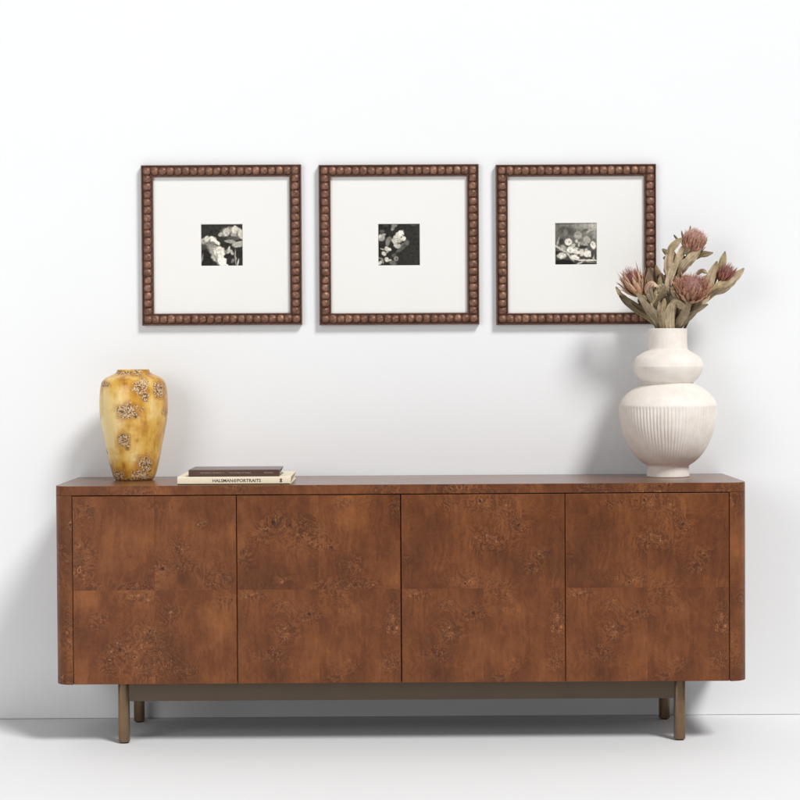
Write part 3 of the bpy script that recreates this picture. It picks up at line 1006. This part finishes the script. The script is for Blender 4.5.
def bloom_bracts(base, axis, rad, leng, n, spread, cbase, ctip, seed, rows=3):
    """pointed bracts round the head"""
    rnd = random.Random(seed)
    bm = bmesh.new()
    Lc = bm.verts.layers.float_color.new('col')
    ax, a, b = basis(axis)
    for row in range(rows):
        for k in range(n):
            an = 2 * pi * (k + 0.5 * row) / n + rnd.uniform(-.15, .15)
            out = a * cos(an) + b * sin(an)
            l = leng * (0.68 + 0.18 * row) * rnd.uniform(0.85, 1.15)
            sp = spread * (1.1 - 0.28 * row) * rnd.uniform(0.7, 1.3)
            p0 = base + out * rad * 0.35
            p1 = base + ax * l * 0.4 + out * rad * (0.80 + 0.25 * sp)
            p2 = base + ax * l * 0.8 + out * rad * (0.80 + 0.75 * sp)
            p3 = base + ax * l * 1.02 + out * rad * (0.75 + 1.25 * sp) + Vector((rnd.uniform(-1, 1), rnd.uniform(-1, 1), rnd.uniform(-1, 1))) * rad * 0.12
            path = [Vector(q) for q in catmull([tuple(p0), tuple(p1), tuple(p2), tuple(p3)], 3)]
            wmax = rad * 0.26 * rnd.uniform(0.7, 1.1)
            prev = None
            jc = rnd.uniform(0.75, 1.2)
            for i, p in enumerate(path):
                t = i / (len(path) - 1)
                tan = (path[min(i + 1, len(path) - 1)] - path[max(i - 1, 0)]).normalized()
                side_v = tan.cross(out)
                side_v = side_v.normalized() if side_v.length > 1e-5 else a
                w = wmax * (0.55 + 0.6 * sin(pi * min(1, t + 0.15))) * (1 - t ** 2.4) + 0.0002
                col = Vector(cbase).lerp(Vector(ctip), t ** 1.3) * jc
                nrm = side_v.cross(tan).normalized() * 0.0004
                ring = []
                for s, o in ((-1, 0), (0, 1), (1, 0), (0, -1)):
                    v = bm.verts.new(p + side_v * (s * w) + nrm * o + (out * w * 0.25 if s == 0 else Vector()))
                    v[Lc] = (*col, 1)
                    ring.append(v)
                if prev:
                    for q in range(4):
                        j = (q + 1) % 4
                        f = bm.faces.new((prev[q], prev[j], ring[j], ring[q])); f.smooth = True
                prev = ring
    return bm


def bloom_florets(base, axis, rad, leng, n, c0, c1, c2, seed, splay=0.45, thick=0.00075, stray=0.12):
    """dense brush of fine curved filaments closing into a dome"""
    rnd = random.Random(seed)
    bm = bmesh.new()
    Lc = bm.verts.layers.float_color.new('col')
    ax, a, b = basis(axis)
    for k in range(n):
        an = 2.39996 * k + rnd.uniform(-.2, .2)
        rr = sqrt((k + 0.5) / n)
        out = a * cos(an) + b * sin(an)
        l = leng * (1.0 - 0.30 * rr * rr) * rnd.uniform(0.86, 1.08)
        sp = splay * rr
        p0 = base + out * rad * rr * 0.55
        p1 = base + ax * l * 0.45 + out * rad * rr * (0.98 + 0.15 * splay)
        hook = rnd.uniform(-0.10, 0.16)
        p2 = base + ax * l * 0.80 + out * rad * rr * (0.98 + sp * 0.6)
        p3 = base + ax * l * 1.0 + out * rad * rr * (0.80 + sp + hook)
        if rnd.random() < stray:
            p3 = p2 + (out * rnd.uniform(0.1, 0.5) + ax * rnd.uniform(0.0, 0.3) + Vector((rnd.uniform(-.2, .2), rnd.uniform(-.2, .2), rnd.uniform(-.2, .2)))) * rad
        path = [Vector(q) for q in catmull([tuple(p0), tuple(p1), tuple(p2), tuple(p3)], 2)]
        f = rr + rnd.uniform(-.2, .2)
        ct = Vector(c1).lerp(Vector(c2), min(1, max(0, f))) * rnd.uniform(0.75, 1.25)
        add_strip(bm, Lc, path, thick * rnd.uniform(0.9, 1.3), thick * 0.35, tuple(Vector(c0) * rnd.uniform(.8, 1.2)), tuple(ct))
    # woolly core so the head is not hollow
    core = []
    for i in range(7):
        t = i / 6
        core.append((rad * 0.80 * sin(pi * (0.18 + 0.72 * t)) ** 0.8, leng * (0.02 + 0.76 * t)))
    NR = 16
    rings = []
    for r, h in core:
        ring = []
        for q in range(NR):
            an = 2 * pi * q / NR
            v = bm.verts.new(base + ax * h + (a * cos(an) + b * sin(an)) * r)
            v[Lc] = (*(Vector(c0).lerp(Vector(c1), h / leng) * 0.62), 1)
            ring.append(v)
        rings.append(ring)
    for A, B in zip(rings, rings[1:]):
        for q in range(NR):
            j = (q + 1) % NR
            bm.faces.new((A[q], A[j], B[j], B[q]))
    bm.faces.new(rings[0][::-1]); bm.faces.new(rings[-1])
    return bm


def stem_bm(pts, r0=0.0042, r1=0.0034):
    bm = bmesh.new()
    Lc = bm.verts.layers.float_color.new('col')
    path = [Vector(q) for q in catmull([tuple(p) for p in pts], 4)]
    add_strip(bm, Lc, path, r0, r1, (0.14, 0.1, 0.05), (0.14, 0.1, 0.05), 8)
    return bm


GRP = 'dried protea stems in the white vase'


def protea(label, stem_pts, head, axis, rad, leng, leaves, br, fl, seed, bl=1.0):
    t = thing('protea_stem', label, 'dried flower', (WVX, WVY, MZ), GRP)
    link_mesh('stem', stem_bm([P(*p) for p in stem_pts]), M['stem'], t)
    bm = bmesh.new()
    Lc = bm.verts.layers.float_color.new('col')
    for i, lf in enumerate(leaves):
        pts, w, tone = lf[0], lf[1], lf[2]
        kw = lf[3] if len(lf) > 3 else {}
        add_leaf(bm, Lc, [P(*p) for p in pts], w, tone, seed=seed * 31 + i, **kw)
    # small crumpled leaves that fill the bunch along the stem
    rnd = random.Random(seed * 7 + 1)
    top_y = stem_pts[-1][1]
    for i in range(17 if seed != 2 else 5):
        py = rnd.uniform(min(318, top_y + 16), 322)
        f = [p for p in zip(stem_pts, stem_pts[1:]) if p[1][1] <= py <= p[0][1]]
        if not f:
            continue
        p0, p1 = f[0]
        q = (p0[1] - py) / (p0[1] - p1[1])
        x, d = p0[0] + (p1[0] - p0[0]) * q, p0[2] + (p1[2] - p0[2]) * q
        sx = rnd.choice((-1, 1)); L = rnd.uniform(14, 30); out = rnd.uniform(3, 12) * sx; dd = rnd.uniform(-7, 8)
        add_leaf(bm, Lc, [P(x, py + 4, d), P(x + out * .5, py - L * .5, d + dd * .7), P(x + out * 1.05, py - L * .85, d + dd), P(x + out * rnd.uniform(1.0, 1.6), py - L * rnd.uniform(.85, 1.1), d + dd * 1.1)],
                 rnd.uniform(4.5, 8.5), rnd.choice((0, 1, 2, 2, 3, 4, 5, 5)), face=rnd.uniform(-.8, .8), curl=rnd.uniform(-1.4, 1.4), seed=seed * 57 + i)
    link_mesh('leaves', bm, M['leaf'], t)
    if head is not None:
        hb = P(*head)
        ax = Vector((axis[0], axis[2], axis[1]))
        fh = link_mesh('flower_head', bloom_florets(hb, ax, rad * U, leng * U, **fl), M['bloom'], t)
        link_mesh('bracts', bloom_bracts(hb - ax.normalized() * 2 * U, ax, rad * U, leng * bl * U, **br), M['bloom'], fh)
    return t


PK = (0.42, 0.155, 0.150)
# left bloom: mauve bud opening left
protea('dried protea with mauve centre and tan tips, the bloom in front of the frame',
       [(664, 395, 0), (660, 345, -2), (650, 312, -6), (637, 294, -8)], (637, 295, -8), (-.42, .88, -.18), 9.2, 29,
       [([(660, 352, -8), (648, 325, -12), (634, 309, -12), (618, 297, -10)], 11, 2, dict(face=-.2, curl=.3)),
        ([(661, 350, -12), (652, 326, -17), (645, 307, -18), (632, 289, -16)], 11, 3, dict(face=.3, curl=-.5)),
        ([(662, 350, -4), (654, 325, -8), (648, 305, -10), (640, 296, -8)], 9, 0, dict(curl=.5)),
        ([(652, 300, -8), (648, 290, -12), (652, 285, -13), (658, 289, -12)], 8, 6, dict(face=.5, curl=.8)),
        ([(630, 303, -6), (620, 296, -6), (615, 288, -6)], 5, 5, dict(face=-.5)),
        ([(655, 306, -6), (658, 292, -8), (659, 277, -8)], 6, 4, dict(curl=.3))],
       dict(n=11, spread=.80, cbase=(.42, .215, .11), ctip=(.66, .47, .34), seed=3),
       dict(n=210, c0=(.34, .145, .075), c1=(.30, .125, .185), c2=(.62, .29, .18), seed=4, splay=.35), 1, 0.92)
# back brown bud
protea('shrivelled dark brown folded leaf sprig standing against the lower right corner of the frame',
       [(666, 395, 2), (662, 345, 2), (657, 310, 2), (655, 294, 2)], None, None, 0, 0,
       [([(657, 300, 2), (652, 284, 2), (651, 268, 3)], 9, 5, dict(face=.4, curl=.4)),
        ([(656, 302, 0), (658, 284, 0), (656, 266, 2)], 9, 5, dict(face=-.5, curl=-.5)),
        ([(664, 348, 2), (657, 318, 0), (656, 296, 0)], 9, 2)],
       None, None, 2)
# top bloom
protea('dried protea with a full peach pink head, the tallest bloom of the bunch',
       [(668, 395, 2), (668, 340, 2), (672, 300, 0), (683, 265, 0), (692, 250, 0)], (691, 251, 0), (.30, .90, -.28), 11.2, 22.5,
       [([(668, 316, -4), (667, 290, -6), (673, 268, -6), (683, 256, -5)], 9, 1, dict(curl=.6)),
        ([(669, 282, -3), (668, 262, -4), (672, 247, -4), (683, 239, -3)], 9.5, 0, dict(face=-.3, curl=.5)),
        ([(672, 278, -4), (677, 263, -6), (683, 250, -6), (686, 243, -4)], 8, 2, dict(face=.3, curl=.4)),
        ([(678, 276, -5), (684, 266, -10), (692, 258, -11), (700, 250, -9)], 11, 1, dict(face=.1, curl=-.4)),
        ([(684, 256, -6), (690, 248, -11), (697, 246, -12)], 8, 3, dict(curl=.4)),
        ([(690, 262, 0), (701, 256, -2), (713, 254, -1)], 6.5, 2, dict(face=.3, curl=.7)),
        ([(680, 243, 0), (676, 239, 0), (674, 236, 0)], 2.5, 5),
        ([(684, 243, 2), (683, 237, 2), (682, 232, 2)], 2.2, 5), ([(688, 240, 2), (690, 233, 2), (691, 227, 2)], 2.4, 5),
        ([(668, 350, 0), (664, 322, -3), (668, 300, -4)], 10, 0, dict(curl=.4))],
       dict(n=12, spread=.30, cbase=(.24, .12, .06), ctip=(.48, .23, .19), seed=13),
       dict(n=330, c0=(.46, .19, .10), c1=(.72, .46, .41), c2=(.68, .42, .32), seed=14, splay=.22, thick=.0009, stray=.2), 3, 0.62)
# centre bloom
protea('dried protea with wide fuzzy pink and rust head, centre of the bunch',
       [(668, 395, -3), (672, 350, -4), (680, 315, -8), (688, 300, -11)], (688, 301, -12), (.10, .86, -.50), 13.5, 27,
       [([(672, 350, -8), (676, 330, -14), (682, 314, -22), (686, 289, -24)], 9.5, 1, dict(curl=.4)),
        ([(672, 352, -6), (680, 330, -12), (692, 312, -14), (703, 295, -12)], 9.5, 0, dict(curl=-.5)),
        ([(674, 350, -12), (670, 322, -18), (672, 304, -20), (681, 309, -24), (691, 316, -23)], 8.5, 3, dict(curl=.5)),
        ([(674, 345, -14), (681, 326, -20), (692, 317, -21), (705, 306, -18)], 10, 3, dict(face=.2, curl=.8)),
        ([(674, 346, -12), (679, 329, -18), (688, 320, -20), (694, 318, -19)], 7, 4, dict(face=-.3, curl=.6)),
        ([(672, 348, -10), (667, 322, -16), (669, 303, -18)], 9, 1, dict(curl=-.3)),
        ([(668, 350, -9), (661, 322, -14), (662, 300, -16)], 9.5, 0, dict(curl=.3)),
        ([(666, 352, -11), (657, 326, -16), (657, 303, -17)], 8, 2, dict(curl=-.4)),
        ([(674, 344, -14), (681, 331, -19), (693, 327.5, -17)], 4, 5, dict(face=.2)),
        ([(696, 276, -2), (702, 272, -3), (707, 275, -2)], 5, 2, dict(face=.2))],
       dict(n=13, spread=.75, cbase=(.36, .215, .12), ctip=(.66, .36, .25), seed=23),
       dict(n=430, c0=(.50, .22, .10), c1=(.62, .38, .39), c2=(.60, .32, .225), seed=24, splay=.55, thick=.0009, stray=.2), 4, 0.80)
# right bloom
protea('dried protea with a small dusky red head leaning right, the rightmost bloom',
       [(669, 395, 2), (678, 345, 0), (698, 305, -2), (717, 285, -2), (724, 280, -2)], (722, 283, -2), (.42, .88, -.15), 7.6, 20,
       [([(690, 322, -4), (703, 300, -6), (709, 280, -7), (716, 263, -6)], 10.5, 0, dict(curl=.4)),
        ([(706, 296, -3), (715, 276, -3), (722, 265, -2), (725, 253, -1)], 8.5, 1, dict(curl=-.4)),
        ([(708, 293, -6), (722, 286, -9), (733, 279, -8), (743, 270, -5)], 10, 1, dict(face=.2, curl=.5)),
        ([(704, 297, -4), (718, 291, -7), (729, 285, -8), (736, 275, -6)], 9, 3, dict(face=-.2, curl=.4)),
        ([(704, 304, -2), (714, 295, -4), (724, 292, -4), (734, 283, -3)], 5, 2, dict(curl=.7)),
        ([(684, 318, -2), (694, 298, -3), (703, 282, -3)], 9, 2, dict(curl=.4)),
        ([(703, 290, 0), (703, 282, -1), (706, 277, 0)], 6, 5)],
       dict(n=10, spread=.5, cbase=(.17, .075, .045), ctip=(.38, .14, .115), seed=33),
       dict(n=190, c0=(.28, .10, .07), c1=(.46, .25, .215), c2=(.50, .29, .235), seed=34, splay=.5, stray=.25), 5, 0.85)

# ------------------------------------------------------------------ light
def area(name, loc, target, size, power, color, shape='DISK'):
    l = bpy.data.lights.new(name, 'AREA')
    l.shape = shape
    l.size = size
    l.energy = power
    l.color = color
    o = bpy.data.objects.new(name, l)
    COL.objects.link(o)
    o.location = loc
    o.rotation_euler = (Vector(target) - Vector(loc)).to_track_quat('-Z', 'Y').to_euler()
    return o


area('key_softbox', (0.74 * 11, 0.3 - 11, 0.6 + 1.28 * 11), (0, 0.3, 0.7), 5.2, 3380, (1.0, 0.995, 0.985))
area('fill_softbox', (-3.4, -5.2, 2.3), (-0.4, 0.4, 0.8), 3.0, 122, (1.0, 1.0, 1.0), 'SQUARE')
w = bpy.data.worlds.new('World')
scene.world = w
w.use_nodes = True
bg = w.node_tree.nodes['Background']
bg.inputs[0].default_value = (0.97, 0.985, 1.0, 1)
bg.inputs[1].default_value = 0.20

# ------------------------------------------------------------------ camera
cam = bpy.data.cameras.new('camera')
cam.sensor_width = 36
cam.lens = 1947 / 800 * 36
cam.clip_end = 100
co_ = bpy.data.objects.new('camera', cam)
COL.objects.link(co_)
th = math.atan(42 / 1947)
co_.matrix_world = Matrix.Translation((0, -5.7, 1.14)) @ Matrix.Rotation(pi / 2 - th, 4, 'X') @ Matrix.Rotation(-radians(0.33), 4, 'Z')
scene.camera = co_

scene.render.engine = 'CYCLES'
scene.cycles.use_denoising = True
scene.cycles.max_bounces = 8
scene.view_settings.view_transform = 'Standard'
scene.view_settings.look = 'None'
scene.view_settings.exposure = 0
scene.view_settings.gamma = 1
scene.render.resolution_x = 1024
scene.render.resolution_y = 1024
